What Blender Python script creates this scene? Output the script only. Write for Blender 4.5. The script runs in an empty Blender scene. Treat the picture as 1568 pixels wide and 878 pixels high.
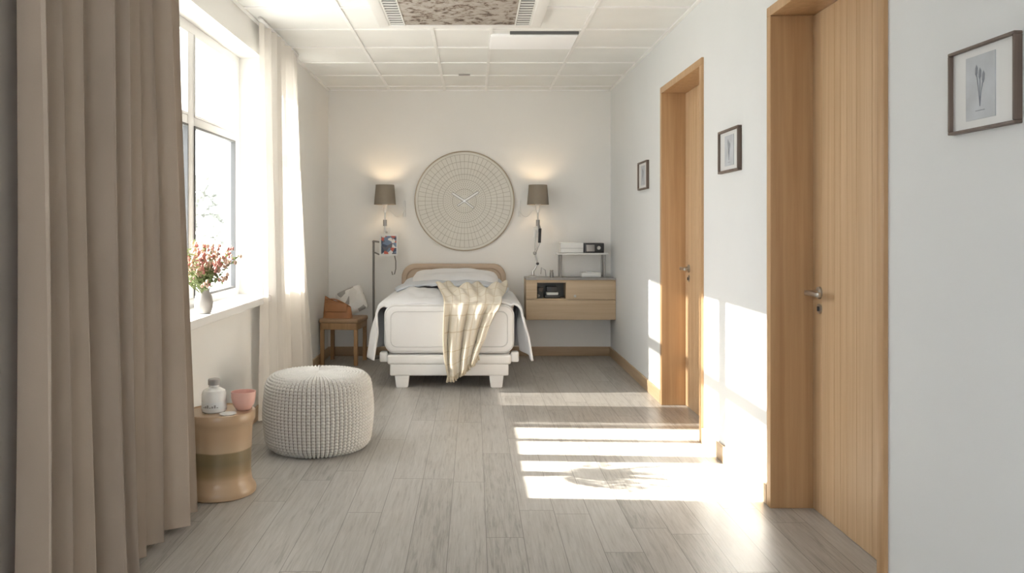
import bpy, bmesh, math, random
from mathutils import Vector, Matrix, noise
random.seed(7)
pi=math.pi
scene=bpy.context.scene
scene.view_settings.view_transform='Standard'
scene.view_settings.exposure=.10

# ---------------------------------------------------------------- materials
def newmat(name):
    m=bpy.data.materials.new(name); m.use_nodes=True
    nt=m.node_tree; b=nt.nodes['Principled BSDF']
    return m,nt,b
def N(nt,t,**k):
    n=nt.nodes.new(t)
    for a,v in k.items(): setattr(n,a,v)
    return n
def L(nt,a,b): nt.links.new(a,b)
def math_(nt,op,a,b=None):
    n=N(nt,'ShaderNodeMath',operation=op)
    for i,v in enumerate([a,b]):
        if v is None: continue
        if isinstance(v,(int,float)): n.inputs[i].default_value=v
        else: L(nt,v,n.inputs[i])
    return n.outputs[0]
def plain(name,col,rough=.5,metal=0,bump=0,bscale=200,var=.04,vscale=6,emit=None,estr=0,sheen=0,trans=0):
    m,nt,b=newmat(name)
    tc=N(nt,'ShaderNodeTexCoord')
    no=N(nt,'ShaderNodeTexNoise'); no.inputs['Scale'].default_value=vscale; no.inputs['Detail'].default_value=4
    L(nt,tc.outputs['Object'],no.inputs['Vector'])
    r=N(nt,'ShaderNodeValToRGB')
    r.color_ramp.elements[0].position=.3; r.color_ramp.elements[1].position=.7
    r.color_ramp.elements[0].color=tuple(max(0,c*(1-var)) for c in col)+(1,)
    r.color_ramp.elements[1].color=tuple(min(1,c*(1+var)) for c in col)+(1,)
    L(nt,no.outputs[0],r.inputs[0]); L(nt,r.outputs[0],b.inputs['Base Color'])
    b.inputs['Roughness'].default_value=rough; b.inputs['Metallic'].default_value=metal
    if sheen: b.inputs['Sheen Weight'].default_value=sheen
    if bump:
        n2=N(nt,'ShaderNodeTexNoise'); n2.inputs['Scale'].default_value=bscale; n2.inputs['Detail'].default_value=3
        L(nt,tc.outputs['Object'],n2.inputs['Vector'])
        bp=N(nt,'ShaderNodeBump'); bp.inputs['Strength'].default_value=bump; bp.inputs['Distance'].default_value=.003
        L(nt,n2.outputs[0],bp.inputs['Height']); L(nt,bp.outputs[0],b.inputs['Normal'])
    if emit:
        b.inputs['Emission Color'].default_value=tuple(emit)+(1,); b.inputs['Emission Strength'].default_value=estr
    if trans:
        out=nt.nodes['Material Output']
        tr=N(nt,'ShaderNodeBsdfTranslucent'); tr.inputs[0].default_value=tuple(col)+(1,)
        mx=N(nt,'ShaderNodeMixShader'); mx.inputs[0].default_value=trans
        L(nt,b.outputs[0],mx.inputs[1]); L(nt,tr.outputs[0],mx.inputs[2]); L(nt,mx.outputs[0],out.inputs[0])
    return m
def wood(name,c1,c2,axis='Z',rough=.45,fine=55,spec=.4):
    m,nt,b=newmat(name)
    tc=N(nt,'ShaderNodeTexCoord'); mp=N(nt,'ShaderNodeMapping')
    s={'X':(.9,fine*.5,fine*.5),'Y':(fine*.5,.9,fine*.5),'Z':(fine*.5,fine*.5,.9)}[axis]
    mp.inputs['Scale'].default_value=s
    L(nt,tc.outputs['Object'],mp.inputs[0])
    n1=N(nt,'ShaderNodeTexNoise'); n1.inputs['Scale'].default_value=1; n1.inputs['Detail'].default_value=8; n1.inputs['Roughness'].default_value=.6; n1.inputs['Distortion'].default_value=.3
    L(nt,mp.outputs[0],n1.inputs['Vector'])
    r=N(nt,'ShaderNodeValToRGB'); r.color_ramp.elements[0].position=.32; r.color_ramp.elements[1].position=.68
    r.color_ramp.elements[0].color=c1+(1,); r.color_ramp.elements[1].color=c2+(1,)
    L(nt,n1.outputs[0],r.inputs[0]); L(nt,r.outputs[0],b.inputs['Base Color'])
    b.inputs['Roughness'].default_value=rough
    bp=N(nt,'ShaderNodeBump'); bp.inputs['Strength'].default_value=.15; bp.inputs['Distance'].default_value=.002
    L(nt,n1.outputs[0],bp.inputs['Height']); L(nt,bp.outputs[0],b.inputs['Normal'])
    return m
def floor_mat():
    m,nt,b=newmat('grey_plank_floor')
    W=.152; LEN=1.28
    tc=N(nt,'ShaderNodeTexCoord'); sp=N(nt,'ShaderNodeSeparateXYZ'); L(nt,tc.outputs['Object'],sp.inputs[0])
    x=math_(nt,'ADD',sp.outputs[0],20.); y=math_(nt,'ADD',sp.outputs[1],20.)
    xs=math_(nt,'DIVIDE',x,W); row=math_(nt,'FLOOR',xs); fx=math_(nt,'FRACT',xs)
    wn=N(nt,'ShaderNodeTexWhiteNoise',noise_dimensions='1D'); L(nt,row,wn.inputs['W'])
    ys=math_(nt,'ADD',math_(nt,'DIVIDE',y,LEN),math_(nt,'MULTIPLY',wn.outputs[0],7.))
    pl=math_(nt,'FLOOR',ys); fy=math_(nt,'FRACT',ys)
    cb=N(nt,'ShaderNodeCombineXYZ'); L(nt,row,cb.inputs[0]); L(nt,pl,cb.inputs[1])
    w2=N(nt,'ShaderNodeTexWhiteNoise',noise_dimensions='3D'); L(nt,cb.outputs[0],w2.inputs['Vector'])
    c2=N(nt,'ShaderNodeCombineXYZ')
    L(nt,math_(nt,'MULTIPLY',x,85.),c2.inputs[0]); L(nt,math_(nt,'MULTIPLY',y,4.),c2.inputs[1]); L(nt,math_(nt,'MULTIPLY',w2.outputs[0],60.),c2.inputs[2])
    n1=N(nt,'ShaderNodeTexNoise'); n1.inputs['Scale'].default_value=1; n1.inputs['Detail'].default_value=7; n1.inputs['Roughness'].default_value=.65; n1.inputs['Distortion'].default_value=.8
    L(nt,c2.outputs[0],n1.inputs['Vector'])
    c3=N(nt,'ShaderNodeCombineXYZ')
    L(nt,math_(nt,'MULTIPLY',x,15.),c3.inputs[0]); L(nt,math_(nt,'MULTIPLY',y,2.0),c3.inputs[1]); L(nt,math_(nt,'MULTIPLY',w2.outputs[0],33.),c3.inputs[2])
    n2=N(nt,'ShaderNodeTexNoise'); n2.inputs['Scale'].default_value=1; n2.inputs['Detail'].default_value=3; n2.inputs['Distortion'].default_value=1.5
    L(nt,c3.outputs[0],n2.inputs['Vector'])
    t=math_(nt,'ADD',math_(nt,'MULTIPLY',n1.outputs[0],.76),math_(nt,'MULTIPLY',n2.outputs[0],.24))
    t=math_(nt,'ADD',t,math_(nt,'MULTIPLY',math_(nt,'SUBTRACT',w2.outputs[0],.5),.13))
    r=N(nt,'ShaderNodeValToRGB')
    r.color_ramp.elements[0].position=.32; r.color_ramp.elements[0].color=(.255,.240,.222,1)
    r.color_ramp.elements[1].position=.64; r.color_ramp.elements[1].color=(.50,.485,.462,1)
    e=r.color_ramp.elements.new(.46); e.color=(.405,.388,.364,1)
    L(nt,t,r.inputs[0])
    ex=math_(nt,'LESS_THAN',fx,.020); ey=math_(nt,'LESS_THAN',fy,.0034)
    ed=math_(nt,'MAXIMUM',ex,ey)
    mx=N(nt,'ShaderNodeMix',data_type='RGBA'); L(nt,math_(nt,'MULTIPLY',ed,.7),mx.inputs[0]); L(nt,r.outputs[0],mx.inputs[6]); mx.inputs[7].default_value=(.12,.11,.10,1)
    L(nt,mx.outputs[2],b.inputs['Base Color'])
    L(nt,math_(nt,'ADD',math_(nt,'MULTIPLY',n1.outputs[0],.22),.22),b.inputs['Roughness'])
    bp=N(nt,'ShaderNodeBump'); bp.inputs['Strength'].default_value=.22; bp.inputs['Distance'].default_value=.002
    L(nt,math_(nt,'SUBTRACT',n1.outputs[0],ed),bp.inputs['Height']); L(nt,bp.outputs[0],b.inputs['Normal'])
    return m
def glass_mat():
    m,nt,b=newmat('window_glass'); out=nt.nodes['Material Output']
    tr=N(nt,'ShaderNodeBsdfTransparent'); gl=N(nt,'ShaderNodeBsdfGlossy'); gl.inputs['Roughness'].default_value=.02
    mx=N(nt,'ShaderNodeMixShader'); mx.inputs[0].default_value=.05
    L(nt,tr.outputs[0],mx.inputs[1]); L(nt,gl.outputs[0],mx.inputs[2]); L(nt,mx.outputs[0],out.inputs[0]); return m
def sheer_mat():
    m,nt,b=newmat('sheer_linen'); out=nt.nodes['Material Output']
    col=(.83,.795,.745,1)
    df=N(nt,'ShaderNodeBsdfDiffuse'); df.inputs[0].default_value=col
    tl=N(nt,'ShaderNodeBsdfTranslucent'); tl.inputs[0].default_value=col
    tr=N(nt,'ShaderNodeBsdfTransparent')
    tc=N(nt,'ShaderNodeTexCoord'); mp=N(nt,'ShaderNodeMapping'); mp.inputs['Scale'].default_value=(60,60,300); L(nt,tc.outputs['Object'],mp.inputs[0])
    no=N(nt,'ShaderNodeTexNoise'); no.inputs['Scale'].default_value=1; L(nt,mp.outputs[0],no.inputs['Vector'])
    bp=N(nt,'ShaderNodeBump'); bp.inputs['Strength'].default_value=.1; L(nt,no.outputs[0],bp.inputs['Height']); L(nt,bp.outputs[0],df.inputs['Normal'])
    a=N(nt,'ShaderNodeMixShader'); a.inputs[0].default_value=.12; L(nt,df.outputs[0],a.inputs[1]); L(nt,tl.outputs[0],a.inputs[2])
    c=N(nt,'ShaderNodeMixShader'); c.inputs[0].default_value=.20; L(nt,a.outputs[0],c.inputs[1]); L(nt,tr.outputs[0],c.inputs[2])
    L(nt,c.outputs[0],out.inputs[0]); return m
def throw_mat():
    m,nt,b=newmat('striped_throw')
    tc=N(nt,'ShaderNodeTexCoord'); sp=N(nt,'ShaderNodeSeparateXYZ'); L(nt,tc.outputs['UV'],sp.inputs[0])
    u=math_(nt,'FRACT',math_(nt,'MULTIPLY',sp.outputs[0],7.)); v=math_(nt,'FRACT',math_(nt,'MULTIPLY',sp.outputs[1],9.))
    a=math_(nt,'LESS_THAN',u,.09); c=math_(nt,'LESS_THAN',v,.07)
    k=math_(nt,'MAXIMUM',a,c)
    mx=N(nt,'ShaderNodeMix',data_type='RGBA'); L(nt,k,mx.inputs[0]); mx.inputs[6].default_value=(.77,.715,.61,1); mx.inputs[7].default_value=(.64,.56,.43,1)
    L(nt,mx.outputs[2],b.inputs['Base Color']); b.inputs['Roughness'].default_value=.9
    no=N(nt,'ShaderNodeTexNoise'); no.inputs['Scale'].default_value=250; L(nt,tc.outputs['Object'],no.inputs['Vector'])
    bp=N(nt,'ShaderNodeBump'); bp.inputs['Strength'].default_value=.5; bp.inputs['Distance'].default_value=.003; L(nt,no.outputs[0],bp.inputs['Height']); L(nt,bp.outputs[0],b.inputs['Normal'])
    return m
def rust_mat():
    m,nt,b=newmat('stained_filter')
    tc=N(nt,'ShaderNodeTexCoord')
    n1=N(nt,'ShaderNodeTexNoise'); n1.inputs['Scale'].default_value=14; n1.inputs['Detail'].default_value=10; n1.inputs['Roughness'].default_value=.72; n1.inputs['Distortion'].default_value=.4
    L(nt,tc.outputs['Object'],n1.inputs['Vector'])
    r=N(nt,'ShaderNodeValToRGB'); cr=r.color_ramp
    cr.elements[0].position=.39; cr.elements[0].color=(.06,.04,.03,1)
    cr.elements[1].position=.60; cr.elements[1].color=(.46,.43,.40,1)
    e=cr.elements.new(.44); e.color=(.20,.15,.115,1)
    e=cr.elements.new(.48); e.color=(.37,.33,.29,1)
    L(nt,n1.outputs[0],r.inputs[0]); L(nt,r.outputs[0],b.inputs['Base Color']); b.inputs['Roughness'].default_value=.8
    return m
def print_mat(name,cols,scale):
    m,nt,b=newmat(name)
    tc=N(nt,'ShaderNodeTexCoord'); v=N(nt,'ShaderNodeTexVoronoi'); v.inputs['Scale'].default_value=scale
    L(nt,tc.outputs['Object'],v.inputs['Vector']); r=N(nt,'ShaderNodeValToRGB'); r.color_ramp.interpolation='CONSTANT'
    n=len(cols)
    r.color_ramp.elements[0].color=cols[0]+(1,); r.color_ramp.elements[1].position=1/n; r.color_ramp.elements[1].color=cols[1]+(1,)
    for i in range(2,n):
        e=r.color_ramp.elements.new(i/n); e.color=cols[i]+(1,)
    sp=N(nt,'ShaderNodeSeparateXYZ'); L(nt,v.outputs['Color'],sp.inputs[0]); L(nt,sp.outputs[0],r.inputs[0]); L(nt,r.outputs[0],b.inputs['Base Color'])
    return m
def drum_mat():
    m,nt,b=newmat('glazed_drum')
    tc=N(nt,'ShaderNodeTexCoord'); sp=N(nt,'ShaderNodeSeparateXYZ'); L(nt,tc.outputs['Generated'],sp.inputs[0])
    no=N(nt,'ShaderNodeTexNoise'); no.inputs['Scale'].default_value=6; L(nt,tc.outputs['Object'],no.inputs['Vector'])
    z=math_(nt,'ADD',sp.outputs[2],math_(nt,'MULTIPLY',math_(nt,'SUBTRACT',no.outputs[0],.5),.03))
    r=N(nt,'ShaderNodeValToRGB'); cr=r.color_ramp
    tan=(.46,.32,.20,1); lt=(.49,.36,.235,1); ol=(.20,.15,.08,1)
    cr.elements[0].position=0; cr.elements[0].color=tan; cr.elements[1].position=1; cr.elements[1].color=tan
    for p,c in [(.22,tan),(.29,(.30,.21,.11,1)),(.42,ol),(.55,(.22,.165,.085,1)),(.565,lt),(.72,tan)]:
        e=cr.elements.new(p); e.color=c
    L(nt,z,r.inputs[0]); L(nt,r.outputs[0],b.inputs['Base Color']); b.inputs['Roughness'].default_value=.3
    return m

M={}
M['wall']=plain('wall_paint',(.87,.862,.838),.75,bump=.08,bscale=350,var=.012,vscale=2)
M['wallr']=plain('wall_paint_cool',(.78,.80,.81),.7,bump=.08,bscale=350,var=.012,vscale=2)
M['ceil']=plain('ceiling_tile',(.885,.895,.88),.85,bump=.25,bscale=260,var=.02,vscale=3)
M['tbar']=plain('ceiling_tbar',(.95,.95,.94),.5)
M['white']=plain('white_lacquer',(.84,.84,.83),.35,var=.01)
M['whitep']=plain('white_plastic',(.80,.80,.785),.4,var=.01)
M['sill']=plain('sill_white',(.85,.85,.84),.4,var=.01)
M['dark']=plain('dark_gasket',(.12,.125,.13),.5)
M['slot']=plain('vent_slot_dark',(.10,.095,.09),.7)
M['black']=plain('black_plastic',(.025,.025,.028),.35)
M['steel']=plain('brushed_steel',(.52,.51,.49),.3,metal=1,var=.03)
M['grey']=plain('grey_metal',(.33,.32,.31),.4,metal=.5)
M['polem']=plain('stand_metal',(.20,.19,.18),.4,metal=.3)
M['oak']=wood('oak_vertical',(.45,.27,.13),(.57,.365,.195),'Z')
M['oakleaf']=wood('oak_leaf',(.52,.34,.185),(.64,.455,.28),'Z',fine=80)
M['oakx']=wood('oak_across',(.50,.37,.235),(.62,.49,.34),'X')
M['oaky']=wood('oak_long',(.46,.32,.19),(.56,.42,.28),'Y')
M['base']=wood('oak_base',(.38,.265,.165),(.48,.35,.23),'X')
M['legwood']=wood('chair_wood',(.38,.22,.10),(.50,.31,.16),'Z')
M['floor']=floor_mat(); M['glass']=glass_mat(); M['sheer']=sheer_mat(); M['throw']=throw_mat(); M['rust']=rust_mat(); M['drum']=drum_mat()
M['curtain']=plain('taupe_curtain',(.47,.39,.315),.9,bump=.3,bscale=500,var=.05,vscale=3,sheen=.1,trans=.10)
M['panelt']=plain('taupe_gloss_panel',(.72,.67,.61),.3,var=.05)
M['linen']=plain('white_linen',(.79,.80,.82),.9,bump=.3,bscale=300,var=.02)
M['linen2']=plain('blue_grey_linen',(.64,.675,.72),.9,bump=.3,bscale=300,var=.02)
M['sheet']=plain('mattress_white',(.80,.80,.80),.8,bump=.2,bscale=400,var=.01)
M['seam']=plain('mattress_seam',(.62,.62,.62),.8)
M['beige']=plain('beige_upholstery',(.55,.44,.34),.9,bump=.3,bscale=500)
M['beiged']=plain('beige_piping',(.42,.32,.235),.9)
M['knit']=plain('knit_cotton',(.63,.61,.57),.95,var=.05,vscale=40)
M['knitgap']=plain('knit_gap_shade',(.25,.225,.19),.95)  # dark tone for the shaded gaps between stitches
M['shade']=plain('lamp_shade',(.30,.265,.22),.9,bump=.3,bscale=500,trans=.15)
M['bulb']=plain('lamp_bulb',(1,.85,.6),.4,emit=(1,.72,.38),estr=6)
M['disc']=plain('clock_face',(.78,.76,.70),.8,var=.02)
M['discln']=plain('clock_line',(.40,.365,.30),.7)
M['rim']=plain('clock_rim',(.50,.42,.32),.6)
M['handw']=plain('clock_hand',(.90,.90,.88),.4)
M['leather']=plain('tan_leather',(.42,.19,.08),.5,bump=.3,bscale=150,var=.08,vscale=12)
M['seat']=plain('seat_leather',(.40,.26,.15),.5,var=.06)
M['frame']=wood('walnut_frame',(.10,.07,.055),(.17,.125,.10),'Z')
M['mat']=plain('picture_mat',(.74,.75,.75),.4,var=.01)
M['paper']=plain('picture_paper',(.50,.53,.57),.5,var=.10,vscale=12)
M['ink']=plain('picture_ink',(.24,.26,.30),.6)
M['ceramic']=plain('grey_ceramic',(.36,.345,.33),.45,bump=.1)
M['pink']=plain('pink_ceramic',(.76,.46,.39),.35)
M['bottle']=plain('frosted_bottle',(.80,.79,.77),.25,var=.02)
M['stem']=plain('stem_green',(.14,.18,.06),.6)
M['leaf']=plain('leaf_green',(.20,.25,.10),.6,var=.25,vscale=30,trans=.2)
M['bloomp']=plain('bloom_pink',(.52,.23,.20),.7,var=.2,vscale=40,trans=.15)
M['bloomc']=plain('bloom_cream',(.68,.49,.39),.7,var=.1,vscale=40,trans=.15)
M['pat']=print_mat('pillow_print',[(.78,.77,.74),(.74,.73,.70),(.35,.34,.33),(.80,.79,.77),(.76,.76,.74)],14)
M['mag']=print_mat('magazine_print',[(.05,.07,.12),(.16,.22,.33),(.55,.12,.08),(.75,.74,.72),(.12,.12,.15)],30)
M['panel']=plain('light_panel',(.9,.9,.9),.5,emit=(1,1,.98),estr=.12)
M['outg']=plain('outside_ground',(.45,.46,.44),.9,vscale=.5)
M['tree']=plain('outside_foliage',(.50,.52,.49),.9,var=.15,vscale=3,trans=.3)  # pale grey, sky haze put into the foliage colour
M['trunk']=plain('outside_trunk',(.35,.31,.27),.9)
M['books']=print_mat('niche_things',[(.03,.03,.03),(.10,.08,.06),(.30,.27,.22),(.04,.04,.04)],28)

# ---------------------------------------------------------------- builder
class B:
    def __init__(s,name):
        s.name=name; s.bm=bmesh.new(); s.bm.loops.layers.uv.new('UVMap'); s.mats=[]
    def mi(s,k):
        m=M[k]
        if m not in s.mats: s.mats.append(m)
        return s.mats.index(m)
    def merge(s,t,mat,X=None,smooth=True):
        i=s.mi(mat)
        for f in t.faces: f.material_index=i; f.smooth=smooth
        me=bpy.data.meshes.new('t'); 
        if X is not None: bmesh.ops.transform(t,matrix=X,verts=t.verts)
        t.to_mesh(me); t.free(); s.bm.from_mesh(me); bpy.data.meshes.remove(me)
    def new(s):
        t=bmesh.new(); t.loops.layers.uv.new('UVMap'); return t
    def box(s,x0,x1,y0,y1,z0,z1,mat,bev=0,seg=3,X=None):
        t=s.new(); bmesh.ops.create_cube(t,size=1)
        for v in t.verts: v.co=Vector(((x0+x1)/2+v.co.x*(x1-x0),(y0+y1)/2+v.co.y*(y1-y0),(z0+z1)/2+v.co.z*(z1-z0)))
        if bev: bmesh.ops.bevel(t,geom=t.edges[:],offset=bev,segments=seg,affect='EDGES',profile=.5)
        s.merge(t,mat,X); return s
    def lathe(s,prof,c,mat,seg=48,X=None):
        t=s.new(); rings=[]
        for r,z in prof:
            if r<1e-6: rings.append([t.verts.new((0,0,z))])
            else: rings.append([t.verts.new((r*math.cos(2*pi*i/seg),r*math.sin(2*pi*i/seg),z)) for i in range(seg)])
        for a,b in zip(rings,rings[1:]):
            for i in range(seg):
                j=(i+1)%seg
                if len(a)==1 and len(b)==1: continue
                if len(a)==1: t.faces.new((a[0],b[j],b[i]))
                elif len(b)==1: t.faces.new((a[i],a[j],b[0]))
                else: t.faces.new((a[i],a[j],b[j],b[i]))
        Mx=Matrix.Translation(c)
        if X is not None: Mx=Mx@X
        s.merge(t,mat,Mx); return s
    def tube(s,pts,r,mat,seg=10,closed=False,caps=True):
        pts=[Vector(p) for p in pts]; n=len(pts); t=s.new(); rings=[]
        up=Vector((0,0,1))
        prev=None
        for i,p in enumerate(pts):
            if closed: d=(pts[(i+1)%n]-pts[i-1])
            elif i==0: d=pts[1]-p
            elif i==n-1: d=p-pts[-2]
            else: d=pts[i+1]-pts[i-1]
            d.normalize()
            if prev is None:
                a=d.cross(up if abs(d.z)<.9 else Vector((0,1,0))).normalized()
            else:
                a=(prev-d*prev.dot(d))
                a=a.normalized() if a.length>1e-6 else d.orthogonal().normalized()
            prev=a; b=d.cross(a)
            rr=r(i/(n-1)) if callable(r) else r
            rings.append([t.verts.new(p+(a*math.cos(2*pi*k/seg)+b*math.sin(2*pi*k/seg))*rr) for k in range(seg)])
        m=n if closed else n-1
        for i in range(m):
            A=rings[i]; C=rings[(i+1)%n]
            for k in range(seg):
                l=(k+1)%seg; t.faces.new((A[k],A[l],C[l],C[k]))
        if caps and not closed:
            t.faces.new(rings[0][::-1]); t.faces.new(rings[-1])
        s.merge(t,mat); return s
    def grid(s,fn,nu,nv,mat,wrap=False,X=None):
        t=s.new(); uv=t.loops.layers.uv['UVMap']
        V=[[t.verts.new(fn(i/nu,j/nv)) for j in range(nv+1)] for i in range(nu+(0 if wrap else 1))]
        for i in range(nu):
            for j in range(nv):
                k=(i+1)%len(V)
                f=t.faces.new((V[i][j],V[k][j],V[k][j+1],V[i][j+1]))
                for l,(a,b) in zip(f.loops,((i,j),(i+1,j),(i+1,j+1),(i,j+1))): l[uv].uv=(a/nu,b/nv)
        s.merge(t,mat,X); return s
    def blob(s,c,r,mat,sub=2,scale=(1,1,1),jit=0):
        t=s.new(); bmesh.ops.create_icosphere(t,subdivisions=sub,radius=r)
        o=random.random()*50
        for v in t.verts:
            if jit: v.co*=1+jit*noise.noise(v.co/r*1.3+Vector((o,0,0)))
            v.co=Vector((v.co.x*scale[0],v.co.y*scale[1],v.co.z*scale[2]))+Vector(c)
        s.merge(t,mat); return s
    def done(s,sharp=35,solid=0,sub=0,recalc=False):
        if recalc: bmesh.ops.recalc_face_normals(s.bm,faces=s.bm.faces[:])
        me=bpy.data.meshes.new(s.name); s.bm.to_mesh(me); s.bm.free()
        for m in s.mats: me.materials.append(m)
        xs=[v.co for v in me.vertices]
        c=Vector([(min(v[i] for v in xs)+max(v[i] for v in xs))/2 for i in range(3)])
        me.transform(Matrix.Translation(-c))
        me.set_sharp_from_angle(angle=math.radians(sharp))
        o=bpy.data.objects.new(s.name,me); o.location=c
        scene.collection.objects.link(o)
        if solid:
            d=o.modifiers.new('thick','SOLIDIFY'); d.thickness=solid; d.offset=0
        return o
def rotX(a): return Matrix.Rotation(a,4,'X')
def rotZ(a): return Matrix.Rotation(a,4,'Z')
def rotY(a): return Matrix.Rotation(a,4,'Y')
T=Matrix.Translation
FACE=rotX(pi/2)
def pillow(b,c,w,d,h,mat,X=None,seed=0,n=30):
    for sgn in (1,-1):
        def fn(u,v,sgn=sgn):
            a=u*2-1; e=v*2-1
            k=max(0,(1-abs(a)**3.2))**.5*max(0,(1-abs(e)**3.2))**.5
            x=w/2*a*(1-.07*(1-abs(a))*e*e-.05*e*e); y=d/2*e*(1-.06*a*a)
            z=sgn*h/2*k*(1+.22*noise.noise(Vector((a*2.2+seed,e*2.2,seed))))
            return (x,y,z)
        b.grid(fn,n,n,mat,X=T(c)@(X if X is not None else Matrix.Identity(4)))

# ---------------------------------------------------------------- room shell
XL,XR,YB,H=-1.42,1.343,8.31,2.6
Y0=-1.6
b=B('floor'); b.box(XL-.25,XR+.3,Y0,YB+.2,-.12,0,'floor'); o=b.done()
b=B('ceiling'); b.box(XL-.25,XR+.3,Y0,YB+.2,H,H+.12,'ceil')
cols=[-.82,-.28,.12,.74]; rows=[8.06-.58*i for i in range(17)]
for x in cols: b.box(x-.011,x+.011,Y0,YB,H-.008,H+.001,'tbar')
for y in rows:
    if y>Y0: b.box(XL,XR,y-.011,y+.011,H-.0075,H+.001,'tbar')
b.box(XL,XL+.025,Y0,YB,H-.01,H+.001,'tbar'); b.box(XR-.025,XR,Y0,YB,H-.01,H+.001,'tbar'); b.box(XL,XR,YB-.025,YB,H-.01,H+.001,'tbar')
b.done()
b=B('wall_back'); b.box(XL-.25,XR+.3,YB,YB+.2,0,H,'wall'); b.done()
b=B('fill_control_wall'); b.box(XL-.25,-1.15,Y0-.2,Y0,0,H,'wall'); b.box(.35,XR+.3,Y0-.2,Y0,0,H,'wall'); b.box(-1.15,.35,Y0-.2,Y0,0,.85,'wall'); b.box(-1.15,.35,Y0-.2,Y0,2.35,H,'wall'); b.done()  # unseen wall behind the camera, added with its opening to control fill light
WA,WB,WZ0,WZ1=3.97,5.72,.765,2.40
W2A,W2B=6.02,6.72
b=B('wall_left'); x0,x1=XL-.25,XL
b.box(x0,x1,Y0,WA,0,H,'wall'); b.box(x0,x1,WB,W2A,0,H,'wall'); b.box(x0,x1,W2B,YB,0,H,'wall')
b.box(x0,x1,WA,WB,0,WZ0,'wall'); b.box(x0,x1,WA,WB,WZ1,H,'wall')
b.box(x0,x1,W2A,W2B,0,WZ0,'wall'); b.box(x0,x1,W2A,W2B,WZ1,H,'wall'); b.done()
D=[(5.0,6.0),(2.80,3.80)]; DT=2.21; JT=.05
b=B('wall_right'); x0,x1=XR,XR+.3
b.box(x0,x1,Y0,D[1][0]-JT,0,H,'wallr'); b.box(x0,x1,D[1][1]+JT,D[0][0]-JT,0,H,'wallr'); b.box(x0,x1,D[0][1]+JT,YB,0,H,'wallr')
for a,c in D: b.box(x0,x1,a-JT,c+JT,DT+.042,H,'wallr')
b.done()
bh=.09
b=B('baseboard_back'); b.box(XL,XR,YB-.015,YB,0,bh,'base',.003); b.done()
b=B('baseboard_left'); b.box(XL,XL+.015,Y0,YB-.015,0,bh,'oaky',.003); b.done()
b=B('baseboard_right')
for a,c in [(Y0,D[1][0]-.052),(D[1][1]+.052,D[0][0]-.052),(D[0][1]+.052,YB-.015)]: b.box(XR-.015,XR,a,c,0,bh,'oaky',.003)
b.done()
def window(name,a,c,mull,rails,tf=.055):
    b=B(name); X0,X1=-1.645,-1.575; t=.055; z0,z1=WZ0+.04,WZ1
    b.box(X0,X1,a,a+t,z0,z1,'white',.004); b.box(X0,X1,c-tf,c,z0,z1,'white',.004)
    b.box(X0,X1,a+t,c-tf,z0,z0+t,'white',.004); b.box(X0,X1,a+t,c-tf,z1-t,z1,'white',.004)
    edges=[a+t]
    for m in mull:
        b.box(X0,X1,m-.055,m+.055,z0+t,z1-t,'white',.004); edges+= [m-.055,m+.055]
    edges.append(c-tf)
    for i in range(0,len(edges),2):
        p,q=edges[i],edges[i+1]
        zs=[z0+t]
        for r in rails:
            b.box(X0+.01,X1,p,q,r-.025,r+.025,'white',.004); zs+=[r-.025,r+.025]
        zs.append(z1-t)
        for j in range(0,len(zs),2):
            u,v=zs[j],zs[j+1]; g=.013
            mt='dark' if j==0 else 'white'
            b.box(X1-.022,X1+.006,p,p+g,u,v,mt); b.box(X1-.022,X1+.006,q-g,q,u,v,mt)
            b.box(X1-.022,X1+.005,p+g,q-g,v-g,v,mt); b.box(X1-.022,X1+.005,p+g,q-g,u,u+g,mt)
            b.box(X1-.03,X1-.026,p,q,u,v,'glass')
    b.box(-1.66,XL,a,c,WZ0,WZ0+.045,'sill')
    if name=='window_1': b.box(XL-.002,-1.345,a-.05,c+.05,WZ0,WZ0+.045,'sill',.006)
    return b.done()
window('window_1',WA,WB,[4.73],[1.855],.12)
window('hidden_sun_window',W2A,W2B,[],[1.855])  # extra window added behind the sheer to let sun reach the far floor
def door(name,a,c,depth,handleY,hl):
    b=B(name); t=JT; xs=XR-.014; xe=XR+depth+.05
    b.box(xs,xe,c,c+t,0,DT-.002,'oak',.0025)
    b.box(xs,xe,a-t,a,0,DT-.002,'oak',.0025)
    b.box(xs,xe,a-t,c+t,DT-.002,DT+.042,'oak',.0025)
    xl=XR+depth; rnd=random.Random(3)
    cuts=[0]
    while cuts[-1]<c-a-.004-.03: cuts.append(min(c-a-.004,cuts[-1]+rnd.choice([.045,.06,.09,.13])))
    cuts[-1]=c-a-.004
    for p,q in zip(cuts,cuts[1:]):
        b.box(xl,xl+.04,a+.002+p,a+.002+q,.003,DT-.004,'oakleaf',.0022,1)
    z=.972; y=handleY
    R=rotY(-pi/2)
    b.lathe([(0,0),(.027,0),(.027,.008),(.012,.012),(.011,.055),(0,.055)],(xl,y,z),'steel',24,X=R)
    b.box(xl-.064,xl-.046,y-hl,y+.018,z-.011,z+.011,'steel',.006)
    b.lathe([(0,0),(.022,0),(.022,.006),(0,.006)],(xl,y,z-.07),'steel',24,X=R)
    b.box(xl-.012,xl,y-.004,y+.004,z-.08,z-.06,'black')
    return b.done()
door('door_1',5.0,6.0,.155,5.90,.12)
door('door_2',2.80,3.80,.175,3.72,.13)
b=B('wardrobe_panel'); b.box(XL+.001,XL+.05,1.55,2.78,.005,2.55,'panelt',.004); b.box(XL+.05,XL+.058,2.40,2.42,.9,1.15,'steel',.003); b.done()

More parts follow.
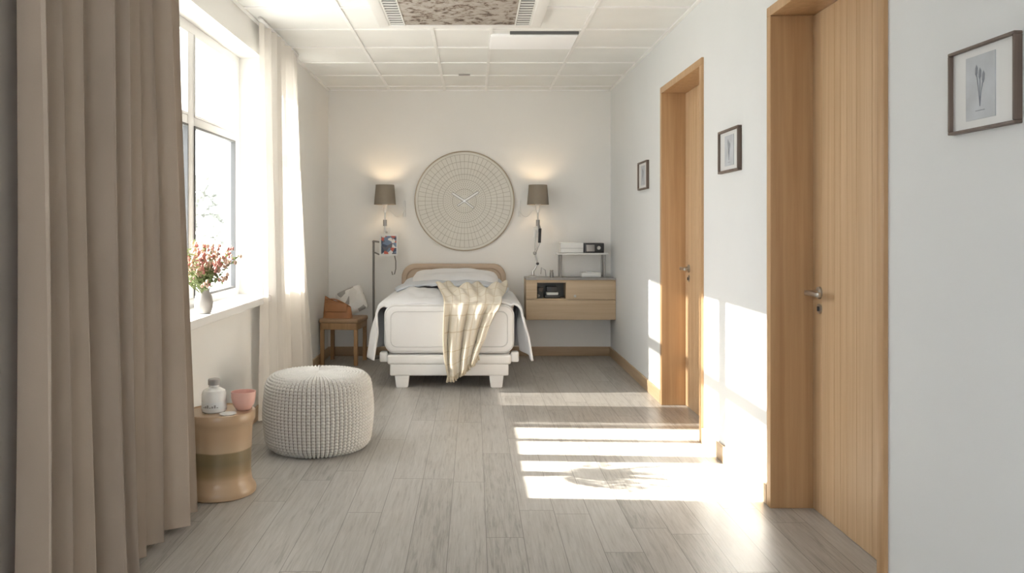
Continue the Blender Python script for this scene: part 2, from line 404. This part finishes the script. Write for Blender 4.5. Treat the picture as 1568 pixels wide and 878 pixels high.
# ---------------------------------------------------------------- curtains
def curtain(name,mat,xc,y0,y1t,y1b,z0,z1,n,amp,seed,y0b=None):
    b=B(name)
    if y0b is None: y0b=y0
    def fn(u,v):
        z=z0+(z1-z0)*v
        k=1-v
        w=.013*math.sin(9*u+seed)+.008*math.sin(23*u+seed*2)
        ph=2*pi*n*(u+w)+.35*math.sin(2.2*v+u*11+seed)*k
        sn=math.sin(ph); sn=math.copysign(abs(sn)**.85,sn)
        am=amp*(.75+.35*k)*(1+.35*math.sin(5.3*u*n/3+seed))
        y=(y0+(y0b-y0)*k)+( (y1t+(y1b-y1t)*k**1.2) -(y0+(y0b-y0)*k))*u+.35*amp*math.sin(2*ph)*.6
        x=xc+am*sn+.008*math.sin(4*v+8*u)
        return (x,y,z)
    b.grid(fn,int(n*26),36,mat)
    b.tube([(xc,y0-.03,z1+.015),(xc,y1t+.03,z1+.015)],.014,'white',10)
    return b.done(sharp=180)
curtain('beige_curtain','curtain',-1.265,2.36,3.56,3.72,.02,2.57,8.5,.058,1.3)
curtain('sheer_curtain','sheer',-1.358,5.42,6.52,7.08,.02,2.57,8,.038,4.1)

# ---------------------------------------------------------------- ceiling cassette
b=B('ceiling_air_vent')
cx0,cx1,cy0,cy1=-.615,.44,4.40,5.55; zc=H-.035
b.box(cx0,cx1,cy1-.045,cy1,zc,H+.0,'white',.006); b.box(cx0,cx1,cy0,cy0+.05,zc,H,'white',.006)
b.box(cx0,cx0+.07,cy0+.045,cy1-.04,zc,H,'white',.006); b.box(cx1-.07,cx1,cy0+.045,cy1-.04,zc,H,'white',.006)
b.box(cx0+.06,cx1-.06,cy0+.04,cy1-.04,zc+.009,H-.002,'slot')
b.box(cx0+.175,cx1-.175,cy0+.07,cy1-.06,zc+.004,H-.006,'rust',.003)
for xa in (cx0+.165,cx1-.175): b.box(xa,xa+.010,cy0+.05,cy1-.045,zc+.001,H-.006,'whitep',.002)
for side in (0,1):
    xa=cx0+.082 if side==0 else cx1-.163
    k=0
    while cy1-.07-k*.058>cy0+.06:
        y=cy1-.07-k*.058; k+=1
        b.box(xa,xa+.081,y-.024,y,zc+.005,zc+.012,'whitep')
    b.box(xa-.016 if side==0 else xa+.081,xa if side==0 else xa+.095,cy0+.05,cy1-.045,zc+.004,zc+.012,'whitep')
b.done()
b=B('ceiling_light_panel'); b.box(.12,.72,5.87,6.29,H-.022,H,'panel',.004); b.box(.25,.72,5.80,5.825,H-.018,H,'dark'); b.done()
b=B('ceiling_vent_slot'); b.box(-.13,-.03,7.42,7.44,H-.012,H,'grey'); b.done()

# ---------------------------------------------------------------- bed
b=B('bed'); cx=-.19; fy=6.63
hw=.485
b.box(cx-hw,cx+hw,fy,8.2,.185,.262,'white',.018)
b.box(cx-hw+.02,cx+hw-.02,fy+.012,8.15,.095,.19,'white',.012)
for sx in (-1,1):
    for yy in (fy+.015,7.95):
        X0=cx+sx*(hw-.115)
        t=b.new(); bmesh.ops.create_cube(t,size=1)
        for v in t.verts:
            k=.058 if v.co.z>0 else .045
            v.co=Vector((X0+(1 if v.co.x>0 else -1)*k,yy+.05+(1 if v.co.y>0 else -1)*.045,.11 if v.co.z>0 else 0))
        bmesh.ops.bevel(t,geom=t.edges[:],offset=.006,segments=2,affect='EDGES')
        b.merge(t,'white')
    b.box(cx+sx*(hw+.03)-.032,cx+sx*(hw+.03)+.032,fy+.02,fy+.12,.20,.28,'whitep',.015)
b.box(cx-hw+.01,cx+hw-.01,fy+.05,8.15,.255,.285,'grey',.004)
def rbox(b,x0,x1,y0,y1,z0,z1,r,mat,ry=.03):
    t=b.new()
    def rr(ins):
        P=[]; a0,a1,c0,c1=x0+ins,x1-ins,z0+ins,z1-ins; q=max(r-ins,.005)
        for (px,pz,s) in ((a1-q,c1-q,0),(a0+q,c1-q,1),(a0+q,c0+q,2),(a1-q,c0+q,3)):
            for k in range(9):
                an=pi/2*(s+k/8); P.append((px+q*math.cos(an),pz+q*math.sin(an)))
        return P
    secs=[(ry*(1-math.sin(pi/2*k/6)),y0+ry*(1-math.cos(pi/2*k/6))) for k in range(7)]
    secs+=[(ry*(1-math.cos(pi/2*k/6)),y1-ry*(1-math.sin(pi/2*k/6))) for k in range(7)]
    rings=[[t.verts.new((p[0],y,p[1])) for p in rr(ins)] for ins,y in secs]
    for A,C in zip(rings,rings[1:]):
        for k in range(len(A)):
            l=(k+1)%len(A); t.faces.new((A[k],A[l],C[l],C[k]))
    t.faces.new(rings[0][::-1]); t.faces.new(rings[-1]); b.merge(t,mat)
rbox(b,cx-.51,cx+.51,fy-.005,8.17,.27,.655,.09,'sheet',.035)
def rrect(x0,x1,z0,z1,r,y):
    P=[]
    for (px,pz,s) in ((x1-r,z1-r,0),(x0+r,z1-r,1),(x0+r,z0+r,2),(x1-r,z0+r,3)):
        for k in range(8):
            an=pi/2*(s+k/7); P.append((px+r*math.cos(an),y,pz+r*math.sin(an)))
    return P
b.tube(rrect(cx-.455,cx+.455,.325,.60,.05,fy-.005),.004,'seam',6,closed=True)
b.tube(rrect(cx-.497,cx+.497,.283,.642,.078,fy+.006),.005,'seam',6,closed=True)
rbox(b,cx-.505,cx+.505,8.19,8.295,.25,.905,.13,'beige',.03)
b.tube(rrect(cx-.455,cx+.455,.20,.862,.10,8.19),.006,'beiged',6,closed=True)
b.done()
b=B('duvet')
def duv(u,v):
    y=6.655+(7.80-6.655)*v
    s=(u-.5)*2; hwid=.50; r=.07; drop=.44-.04*math.sin(v*5)
    arc=abs(s)*(hwid+drop+.03); sg=1 if s>=0 else -1
    puff=.035*math.sin(pi*min(1,v*1.15))+.026*noise.noise(Vector((s*4,y*3,0)))+.022*noise.noise(Vector((s*9,y*7,3)))
    if arc<hwid:
        x=arc; z=.690+puff*min(1,(hwid-arc)/.2+.2)-.02*max(0,1-v/.06)
        z-=.02*(arc/hwid)**4
    else:
        a=(arc-hwid)
        if a<r*pi/2:
            x=hwid+r*math.sin(a/r); z=.67-r*(1-math.cos(a/r))
        else:
            a2=a-r*pi/2; x=hwid+r+.24*a2*(.35+.25*math.sin(y*4)) ; z=.60-a2
            x+=.032*math.sin(y*17+sg)*min(1,a2/.15)+.012*math.sin(y*37+2*sg)*min(1,a2/.1)
            z+=.012*math.sin(y*11)*min(1,a2/.1)
    dr=max(0,arc-hwid)
    y2=y-.05*dr/.4*(1-v)
    if v<.10: z-= (.018+.012*math.sin(s*9+1))*(1-v/.10)
    return (cx+sg*x,y2,z)
b.grid(duv,120,70,'linen')
b.done(sharp=180,solid=.018)
b=B('folded_sheet')
def fs(u,v):
    s=(u-.5)*2; hwid=.48; y=7.40+.38*v
    x=s*(hwid+.02*math.sin(v*6)); z=.752+.020*math.sin(pi*v)+.014*noise.noise(Vector((s*5,v*3,7)))-.055*abs(s)**5
    return (cx+x,y,z)
b.grid(fs,60,20,'linen2'); b.done(sharp=180,solid=.018)
b=B('pillow'); pillow(b,(cx+.02,7.95,.775),.80,.36,.16,'linen',X=rotX(math.radians(14)),seed=2); b.done(sharp=180,recalc=True)
b=B('pillow'); pillow(b,(cx-.0,8.08,.715),.96,.22,.17,'linen2',X=rotX(math.radians(12)),seed=5); b.done(sharp=180,recalc=True)
b=B('throw_blanket')
path=[(7.25,.77),(6.97,.775),(6.78,.755),(6.66,.722),(6.60,.66),(6.585,.58),(6.575,.45),(6.57,.30),(6.565,.20),(6.56,.105)]
def pl(t):
    f=t*(len(path)-1); i=min(int(f),len(path)-2); k=f-i
    return (path[i][0]*(1-k)+path[i+1][0]*k, path[i][1]*(1-k)+path[i+1][1]*k)
def thr(u,v):
    y,z=pl(v)
    kk=min(1,v/.4); kk=kk*kk*(3-2*kk)
    l=-.32+.09*kk; r=.29-.07*kk
    if v>.4: r=.22-.20*((v-.4)/.6)**1.1
    if v>.4: l=-.23+.03*(v-.4)
    x=l+(r-l)*u
    hang=max(0,(v-.35)/.65)
    if v<=.4:
        f=1-v/.4*.6
        z+=f*(.020*math.sin(u*15+v*9)+.015*math.sin(u*31+2-v*14))
        y+=.06*f*math.sin(u*9)
    wob=.028*math.sin(u*19+v*4)+.015*math.sin(u*37+1)
    y-=(.03*hang**.4 if hang>0 else 0)+ (wob+.012)*min(1,hang*3)
    x+=.02*hang*math.sin(v*7)
    if v>.5: z+=.17*u**1.6*((v-.5)/.5)
    return (x,y,z)
b.grid(thr,90,90,'throw')
for k in range(34):
    p=Vector(thr(k/33,1)); 
    b.tube([p,p+Vector((random.uniform(-.006,.006),0,-.018)),p+Vector((random.uniform(-.01,.01),0,-.038))],.0028,'throw',5)
b.done(sharp=180,solid=.01)

# ---------------------------------------------------------------- wall clock
b=B('wall_clock'); cc=(-.088,YB,1.515); R=.485
Xc=FACE
b.lathe([(0,0),(R,0),(R,.022),(R-.012,.026),(R-.012,.018),(0,.018)],cc,'disc',96,X=Xc)
b.lathe([(R-.004,0),(R+.004,0),(R+.004,.026),(R-.003,.03),(R-.007,.026)],cc,'rim',96,X=Xc)
def ring(r,th=.0016,mat='discln'):
    b.tube([Vector(cc)+Vector((r*math.cos(2*pi*k/96),-.019,r*math.sin(2*pi*k/96))) for k in range(96)],th,mat,5,closed=True)
for r in (.455,.385,.32,.262,.208,.115): ring(r)
def bars(n,r0,r1,w,off=0,mat='discln'):
    for k in range(n):
        a=2*pi*(k+off)/n
        b.box(r0,r1,-.0205,-.017,-w/2,w/2,mat,X=T(cc)@rotY(a))
bars(60,.385,.455,.0028); bars(60,.32,.385,.0024); bars(60,.262,.32,.0022); bars(60,.208,.262,.002)
for i,(r,n) in enumerate([(.19,56),(.172,52),(.155,46),(.138,42),(.122,38),(.10,32),(.083,26),(.066,20)]):
    bars(n,r-.004,r+.003,.006,off=.5*(i%2))
for ang,l,w in ((math.radians(-33),.16,.018),(math.radians(-147),.14,.018),(math.radians(38),.11,.012),(math.radians(146),.08,.012)):
    b.box(0,l,-.034,-.026,-w/2,w/2,'handw',.001,1,X=T(cc)@rotY(ang))
    b.box(0,l+.003,-.0265,-.019,-w/2-.0045,w/2+.0045,'grey',X=T(cc)@rotY(ang))  # wider grey strip behind each hand stands in for its shadow
b.lathe([(0,.02),(.012,.02),(.012,.038),(0,.038)],cc,'steel',20,X=Xc)
b.done()

# ---------------------------------------------------------------- sconces
def sconce(x):
    b=B('wall_sconce'); y=8.13; zt,zb=1.665,1.475
    r0,r1=.088,.104
    b.lathe([(r0,zt),(r1,zb),(r1-.004,zb),(r0-.004,zt),(r0,zt)],(x,y,0),'shade',40)
    b.tube([(x-.088,y,zt-.01),(x+.088,y,zt-.01)],.002,'steel',6)
    b.tube([(x,y-.088,zt-.01),(x,y+.088,zt-.01)],.002,'steel',6)
    b.blob((x,y,1.53),.028,'bulb',3,(1,1,1.3))
    b.lathe([(0,1.40),(.012,1.40),(.02,1.425),(.018,1.47),(.026,1.475),(.026,1.50),(0,1.50)],(x,y,0),'whitep',20)
    b.tube([(x,y,1.40),(x,y,1.21)],.007,'steel')
    b.lathe([(0,1.27),(.018,1.27),(.018,1.33),(0,1.33)],(x,y,0),'grey',20)
    b.tube([(x,y,1.23),(x,y+.05,1.215),(x,YB-.015,1.21)],.008,'steel')
    b.box(x-.03,x+.03,YB-.016,YB,1.16,1.26,'whitep',.004)
    sg=1 if x<0 else -1
    xx=x+sg*.17
    b.box(xx-.012,xx+.012,YB-.012,YB,1.36,1.52,'whitep',.003)
    b.tube([(x,y,1.42)]+[(x+sg*(.05+.12*k/6),y+(YB-y-.01)*k/6,1.42-.06*math.sin(pi*k/6)) for k in range(7)],.003,'whitep',6)
    o=b.done()
    l=bpy.data.lights.new('sconce_bulb','POINT'); l.energy=2.6; l.color=(1,.74,.45); l.shadow_soft_size=.03
    lo=bpy.data.objects.new('sconce_bulb_light',l); scene.collection.objects.link(lo)
    lo.parent=o; lo.location=Vector((x,y,1.60))-o.location
sconce(-.847); sconce(.617)

b=B('medical_swing_arm'); y=8.13
def P(px,py,yy=8.13): return Vector(((px-725)/1300*yy,yy,1.26-(py-348)/1300*yy))
b.tube([P(824,342),P(827,352)],.012,'grey')
b.tube([P(827,350),P(826,372)],.014,'black')
b.tube([P(826,372),P(819,388)],.009,'steel'); b.tube([P(821,352),P(819,386)],.005,'steel')
b.blob(P(819,388),.018,'steel',2); b.tube([P(819,388),P(823,404)],.008,'steel'); b.blob(P(823,404),.015,'black',2)
b.tube([P(823,404),P(816,418)],.008,'steel')
b.lathe([(0,.780),(.05,.780),(.05,.789),(.015,.80),(.012,.84),(0,.84)],(P(816,418).x,8.13,0),'steel',24)
b.tube([P(828,420),P(829,410),P(835,414),P(836,423)],.004,'grey',8)
b.tube([P(824,345),Vector((P(824,345).x,YB-.001,P(824,345).z))],.008,'steel')
b.done()

b=B('magazine_stand'); y=8.18
def Q(px,py): return P(px,py,8.18)
px=Q(572,370).x
b.lathe([(0,0),(.09,0),(.09,.012),(.02,.022),(.012,.05),(0,.05)],(px,y,0),'polem',32)
b.tube([(px,y,.01),(px,y,1.125)],.011,'polem')
b.tube([(px,y,1.12),(px,y,1.125),Q(583,371)],.009,'polem')
b.tube([(px,y,1.02),Q(583,391)],.007,'polem')
b.blob((px,y,1.12),.014,'polem',2); b.blob((px,y,1.02),.012,'polem',2)
a=Q(581,359); c=Q(609,392)
b.box(a.x,c.x,y-.012,y+.004,c.z,a.z,'whitep',.003)
b.box(a.x+.018,c.x-.012,y-.0145,y-.010,c.z+.018,a.z-.016,'mag')
b.tube([Q(604,391),Q(606,400),Q(606,412),Q(604,420),Q(601,421),Q(600,416)],.005,'polem',8)
b.done()

b=B('side_chair')
Xs=T((-1.205,7.90,0))@rotZ(math.radians(-7))
w,d=.175,.18
for sx in (-1,1):
    for sy in (-1,1):
        b.box(sx*(w-.018)-.017,sx*(w-.018)+.017,sy*(d-.018)-.017,sy*(d-.018)+.017,0,.385,'legwood',.004,X=Xs)
b.box(-w,w,-d,-d+.02,.325,.385,'legwood',.004,X=Xs); b.box(-w,w,d-.02,d,.325,.385,'legwood',.004,X=Xs)
b.box(-w,-w+.02,-d,d,.325,.385,'legwood',.004,X=Xs); b.box(w-.02,w,-d,d,.325,.385,'legwood',.004,X=Xs)
b.box(-w-.008,w+.008,-d-.008,d+.008,.383,.425,'seat',.014,X=Xs)
b.done()
b=B('leather_bag')
def bag(u,v):
    a=2*pi*u; h=v
    w=.135*(1-.10*h); dd=.055*(1-.75*h**1.5)+.006
    c,sn=math.cos(a),math.sin(a)
    zt=(.15+.05*-c)*h
    return (w*math.copysign(abs(c)**.6,c),dd*math.copysign(abs(sn)**.6,sn),zt)
Xb=T((-1.245,7.80,.426))@rotZ(math.radians(-8))
b.grid(bag,48,14,'leather',wrap=True,X=Xb)
b.box(-.125,.125,-.055,.055,0,.008,'leather',.003,X=Xb)
b.box(-.11,.10,-.070,-.056,.05,.125,'leather',.006,X=Xb@rotX(math.radians(-8)))
b.tube([Xb@Vector((-.11+.22*k/12,-.02-.03*math.sin(pi*k/12),.17-.06*k/12+.03*math.sin(pi*k/12))) for k in range(13)],.006,'leather',8)
b.done(recalc=True)
b=B('patterned_cushion'); pillow(b,(-1.145,7.97,.568),.26,.26,.10,'pat',X=rotZ(math.radians(-6))@rotX(math.radians(68))@rotZ(math.radians(24)),seed=9); b.done(sharp=180,recalc=True)

# ---------------------------------------------------------------- nightstand
b=B('floating_nightstand'); x0,x1=.495,1.341; y0,y1=8.0,YB; z0,z1=.385,.765
b.box(x0,x1,y0+.02,y1,z0,z0+.02,'oakx',.002); b.box(x0,x1,y0-.005,y1,z1-.004,z1+.014,'ceramic',.003)
b.box(x0,x1,y0+.005,y1,z1-.03,z1-.004,'oakx',.002)
b.box(x0,x0+.025,y0+.005,y1,z0,z1-.03,'oakx',.002); b.box(x1-.02,x1,y0+.005,y1,z0,z1-.03,'oakx',.002)
b.box(x0,x1,y1-.015,y1,z0,z1-.03,'oakx')
zm=.575
b.box(x0+.02,x1-.02,y0+.02,y1,zm-.01,zm+.01,'oakx')
b.box(x0,x1,y0,y0+.02,z0,zm-.004,'oakx',.003)
b.box(x0+.385,x1,y0,y0+.02,zm+.004,z1-.012,'oakx',.003)
b.box(x0,x0+.105,y0,y0+.02,zm+.004,z1-.012,'oakx',.003)
b.box(x0+.105,x0+.385,y0,y0+.02,z1-.03,z1-.012,'oakx',.002)
b.box(x0+.375,x0+.387,y0,y1,zm,z1-.03,'oakx')
b.box(x0+.105,x0+.375,y0+.18,y0+.185,zm+.01,z1-.03,'dark')
b.lathe([(0,0),(.007,0),(.007,.012),(.013,.018),(0,.022)],(x0+.46,y0,.61),'steel',20,X=FACE)
b.box(x0+.115,x0+.17,y0+.06,y0+.17,zm+.01,zm+.11,'books',.002); b.box(x0+.18,x0+.33,y0+.05,y0+.17,zm+.01,zm+.04,'black',.004)
b.box(x0+.20,x0+.31,y0+.06,y0+.17,zm+.04,zm+.065,'whitep',.004); b.box(x0+.20,x0+.30,y0+.07,y0+.17,zm+.066,zm+.12,'black',.004)
b.done()
b=B('desktop_shelf'); zs=.998; xa,xb=.80,1.275
b.box(xa,xb,8.03,8.26,zs,zs+.016,'whitep',.003)
for xx in (xa+.03,xb-.03):
    for yy in (8.06,8.23): b.tube([(xx,yy,.780),(xx,yy,zs)],.011,'grey',12)
b.done()
b=B('white_device_box'); b.box(.825,1.045,8.06,8.22,zs+.017,zs+.115,'whitep',.008); b.box(.83,1.04,8.057,8.061,zs+.06,zs+.063,'grey'); b.done()
b=B('clock_radio'); b.box(1.05,1.24,8.06,8.22,zs+.017,zs+.11,'black',.006); b.box(1.07,1.15,8.055,8.062,zs+.03,zs+.095,'grey',.003); b.lathe([(0,0),(.018,0),(.016,.01),(0,.01)],(1.19,8.06,zs+.065),'steel',20,X=FACE); b.done()
b=B('tissue_box'); b.box(1.03,1.215,8.08,8.20,.780,.828,'whitep',.010); b.box(1.08,1.165,8.11,8.17,.825,.836,'mat',.003); b.done()
b=B('pill_bottle'); b.lathe([(0,0),(.018,0),(.018,.045),(.012,.052),(.012,.055),(.015,.055),(.015,.07),(0,.07)],(.745,8.1,.780),'grey',24); b.done()

def picture(ya,yb,za,zb,fw,art):
    b=B('picture_frame'); X=XR; t=.022
    b.box(X-t,X,ya,yb,zb-fw,zb,'frame',.002); b.box(X-t,X,ya,yb,za,za+fw,'frame',.002)
    b.box(X-t,X,ya,ya+fw,za+fw,zb-fw,'frame',.002); b.box(X-t,X,yb-fw,yb,za+fw,zb-fw,'frame',.002)
    b.box(X-.010,X,ya+fw,yb-fw,za+fw,zb-fw,'mat')
    cy=(ya+yb)/2+art*.01; hw=(yb-ya)*.22; 
    b.box(X-.012,X-.009,cy-hw,cy+hw,za+fw+.022,zb-fw-.02,'paper')
    zc=(za+zb)/2
    for k in range(3):
        a=(k-1)*.07
        b.tube([(X-.0125,cy,zc-.05),(X-.0125,cy+a*.08,zc-.01),(X-.0125,cy+a*.22,zc+.02+.01*k)],.0010,'ink',5)
        b.blob((X-.0125,cy+a*.22,zc+.025+.01*k),.010,'ink',1,(.08,.7,1.7))
    b.box(X-.0128,X-.0115,cy-.02,cy+.02,zc-.062,zc-.060,'ink')
    b.done()
picture(2.075,2.366,1.515,1.742,.008,1)
picture(4.248,4.595,1.546,1.7725,.013,0)
picture(6.49,6.847,1.555,1.776,.013,0)

# ---------------------------------------------------------------- pouf (knitted)
b=B('knitted_pouf'); pc=(-.888,4.87); PR=.305; PH=.425
pts=[]
rc=.075
pts.append((0.12,0.0))
for k in range(11):
    a=-pi/2+pi/2*k/10; pts.append((PR-.008-rc+rc*math.cos(a),rc+rc*math.sin(a)))
for k in range(1,10): 
    f=k/10; pts.append((PR-.008+.012*math.sin(pi*f),rc+(PH-2*rc)*f))
for k in range(11):
    a=pi/2*k/10; pts.append((PR-.008-rc+rc*math.cos(a),PH-rc+rc*math.sin(a)))
for k in range(1,9): pts.append(((PR-.008-rc)*(1-k/8)+.002,PH+.012*math.sin(pi/2*k/8)))
cum=[0]
for p,q in zip(pts,pts[1:]): cum.append(cum[-1]+math.hypot(q[0]-p[0],q[1]-p[1]))
TOT=cum[-1]
def at(s):
    s=max(0,min(TOT,s)); i=0
    while i<len(cum)-2 and cum[i+1]<s: i+=1
    k=(s-cum[i])/(cum[i+1]-cum[i]); p,q=pts[i],pts[i+1]
    return (p[0]+(q[0]-p[0])*k,p[1]+(q[1]-p[1])*k)
NC=74; RO=int(TOT/.0175)
def pf(u,v,gapshade=False):
    s=v*TOT; r,z=at(s); r1,z1=at(s+.004); r0,z0=at(s-.004)
    dx,dz=r1-r0,z1-z0; l=math.hypot(dx,dz) or 1
    nx,nz=dz/l,-dx/l
    cu=u*NC; fr=cu-math.floor(cu)
    row=v*RO+(.45*abs(fr-.5))
    a=abs(math.sin(pi*cu)); c=abs(math.sin(pi*row))
    h=(a**.55)*(.12+.88*c**.6)
    amp=.016
    if s>TOT-.24: amp*=min(1,r/.2)*.5
    d=amp*(h-.5)
    if gapshade: d=-amp*.24
    ang=2*pi*u
    rr=r+nx*d; zz=z+nz*d
    return (pc[0]+rr*math.cos(ang),pc[1]+rr*math.sin(ang),max(0.0,zz))
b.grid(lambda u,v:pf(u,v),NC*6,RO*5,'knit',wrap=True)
b.grid(lambda u,v:pf(u,v*.80,True),96,60,'knitgap',wrap=True)  # dark inner shell paints shade into the gaps of the knit
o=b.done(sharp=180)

# ---------------------------------------------------------------- drum side table
b=B('drum_side_table'); dc=(-1.205,4.03,0)
prof_=[(0,0),(.160,0),(.168,.006),(.170,.02),(.166,.035),(.152,.055),(.147,.08),(.145,.12),(.148,.22),(.150,.28),(.152,.315),(.158,.335),(.163,.345),(.166,.355),(.166,.382),(.162,.39),(.151,.392),(.148,.386),(0,.386)]
b.lathe(prof_,dc,'drum',72); b.done()
zt=.3865
b=B('white_bottle')
b.lathe([(0,0),(.050,0),(.056,.006),(.057,.02),(.057,.085),(.05,.102),(.03,.113),(.024,.118),(.024,.128),(0,.128)],(-1.228,4.02,zt),'bottle',40)
b.lathe([(0,.127),(.027,.127),(.028,.13),(.028,.152),(.025,.156),(0,.156)],(-1.228,4.02,zt),'ceramic',32)
b.lathe([(.0575,.018),(.0578,.02),(.0578,.05),(.0575,.052)],(-1.228,4.02,zt),'mat',40)
for k in range(7):
    a=math.radians(-125+k*11)
    b.box(.0565,.0585,-.004,.004,.026,.026+.004+.005*(k%3),'grey',X=T((-1.228,4.02,zt))@rotZ(a))
b.done()
b=B('pink_cup')
b.lathe([(0,0),(.030,0),(.034,.004),(.050,.03),(.057,.06),(.058,.088),(.055,.088),(.054,.06),(.046,.032),(.028,.012),(0,.010)],(-1.10,4.06,zt),'pink',48); b.done()
b=B('saucer'); b.lathe([(0,0),(.03,0),(.040,.006),(.038,.008),(0,.005)],(-1.142,3.95,zt),'bottle',40)
b.done()

# ---------------------------------------------------------------- vase and flowers
b=B('flower_vase'); vc=Vector((-1.405,4.42,.811))
b.lathe([(0,0),(.032,0),(.038,.004),(.046,.035),(.047,.06),(.042,.09),(.031,.108),(.029,.118),(.033,.128),(.030,.128),(.026,.118),(.026,.10),(0,.09)],vc,'ceramic',40)
rnd=random.Random(11)
for k in range(52):
    a=rnd.uniform(0,2*pi); sp=rnd.uniform(.03,.165); h=rnd.uniform(.13,.29)-sp*.5
    base=vc+Vector((rnd.uniform(-.012,.012),rnd.uniform(-.012,.012),.09))
    tip=vc+Vector((max(-.12,math.cos(a)*sp*1.15),math.sin(a)*sp*1.7,.11+h))
    mid=base.lerp(tip,.5)+Vector((0,0,.03))
    pts_=[base*(1-t)**2+mid*2*t*(1-t)+tip*t*t for t in [i/8 for i in range(9)]]
    b.tube(pts_,.0016,'stem',5)
    for i in range(3,9):
        p=pts_[i]
        for q in range(4):
            off=Vector((rnd.gauss(0,1),rnd.gauss(0,1),rnd.gauss(0,.8))); off.normalize()
            r=rnd.random()
            kind=k%3
            if kind==0: mt='leaf' if r<.8 else 'bloomc'
            elif kind==1: mt='bloomp' if r<.6 else ('bloomc' if r<.8 else 'leaf')
            else: mt='bloomc' if r<.5 else ('bloomp' if r<.7 else 'leaf')
            if i<5: mt='leaf'
            c=p+off*.014
            if mt=='leaf':
                l=rnd.uniform(.018,.034); t=b.new()
                d=off; side=d.cross(Vector((rnd.random(),rnd.random(),1))).normalized()*l*.32
                vs=[t.verts.new(x) for x in (p,p+d*l*.5+side,p+d*l,p+d*l*.5-side)]
                t.faces.new(vs); b.merge(t,'leaf',smooth=False)
            else:
                b.blob(c,rnd.uniform(.006,.0105),mt,1,(1,1,1.2),.3)
b.done()

# ---------------------------------------------------------------- outside
b=B('ground_outside'); b.box(-60,XL-.30,-30,60,-.5,-.4,'outg'); b.done()
b=B('sun_band_posts')  # unseen posts and beam, added to break the floor sunlight into bands
for yy,ww in ((5.60,.075),(5.24,.065),(7.6,.09),(2.6,.09)): b.box(-4.04,-3.96,yy-ww/2,yy+ww/2,-.4,4.4,'trunk',.004)
b.box(-4.06,-3.94,2.3,7.9,4.4,4.55,'trunk',.004); b.done()
def tree(x,y,h,r,seed):
    b=B('outdoor_tree'); rnd=random.Random(seed)
    b.tube([(x,y,-.4),(x+.05,y,h*.3),(x,y,h*.7)],lambda t:.10*(1-.6*t),'trunk',10)
    for k in range(160):
        a=rnd.uniform(0,2*pi); rr=r*rnd.random()**.5; z=h*.35+rnd.random()*h*.65
        sc=1-.6*abs(z/h-.5)
        b.blob((x+rr*sc*math.cos(a),y+rr*sc*math.sin(a),z),rnd.uniform(.06,.16),'tree',1,(1,1,1),.5)
    b.done()
tree(-5.9,18.5,2.4,.6,1)

# ---------------------------------------------------------------- light
w=bpy.data.worlds.new('World'); scene.world=w; w.use_nodes=True
bg=w.node_tree.nodes['Background']; bg.inputs[0].default_value=(.96,.98,1.0,1); bg.inputs[1].default_value=7.0
s=bpy.data.lights.new('sun','SUN'); s.energy=34; s.angle=math.radians(.6); s.color=(1,.93,.81)
so=bpy.data.objects.new('sun',s); scene.collection.objects.link(so)
so.rotation_euler=Vector((1,-.05,-.503)).to_track_quat('-Z','Y').to_euler(); so.location=(-8,5,5)

cam=bpy.data.cameras.new('camera'); co=bpy.data.objects.new('camera',cam); scene.collection.objects.link(co)
co.location=(0,0,1.26); co.rotation_euler=(pi/2,0,0)
cam.lens=1300/1568*36; cam.sensor_width=36; cam.shift_x=59/1568; cam.shift_y=-91/1568; cam.clip_start=.05; cam.clip_end=200
scene.camera=co
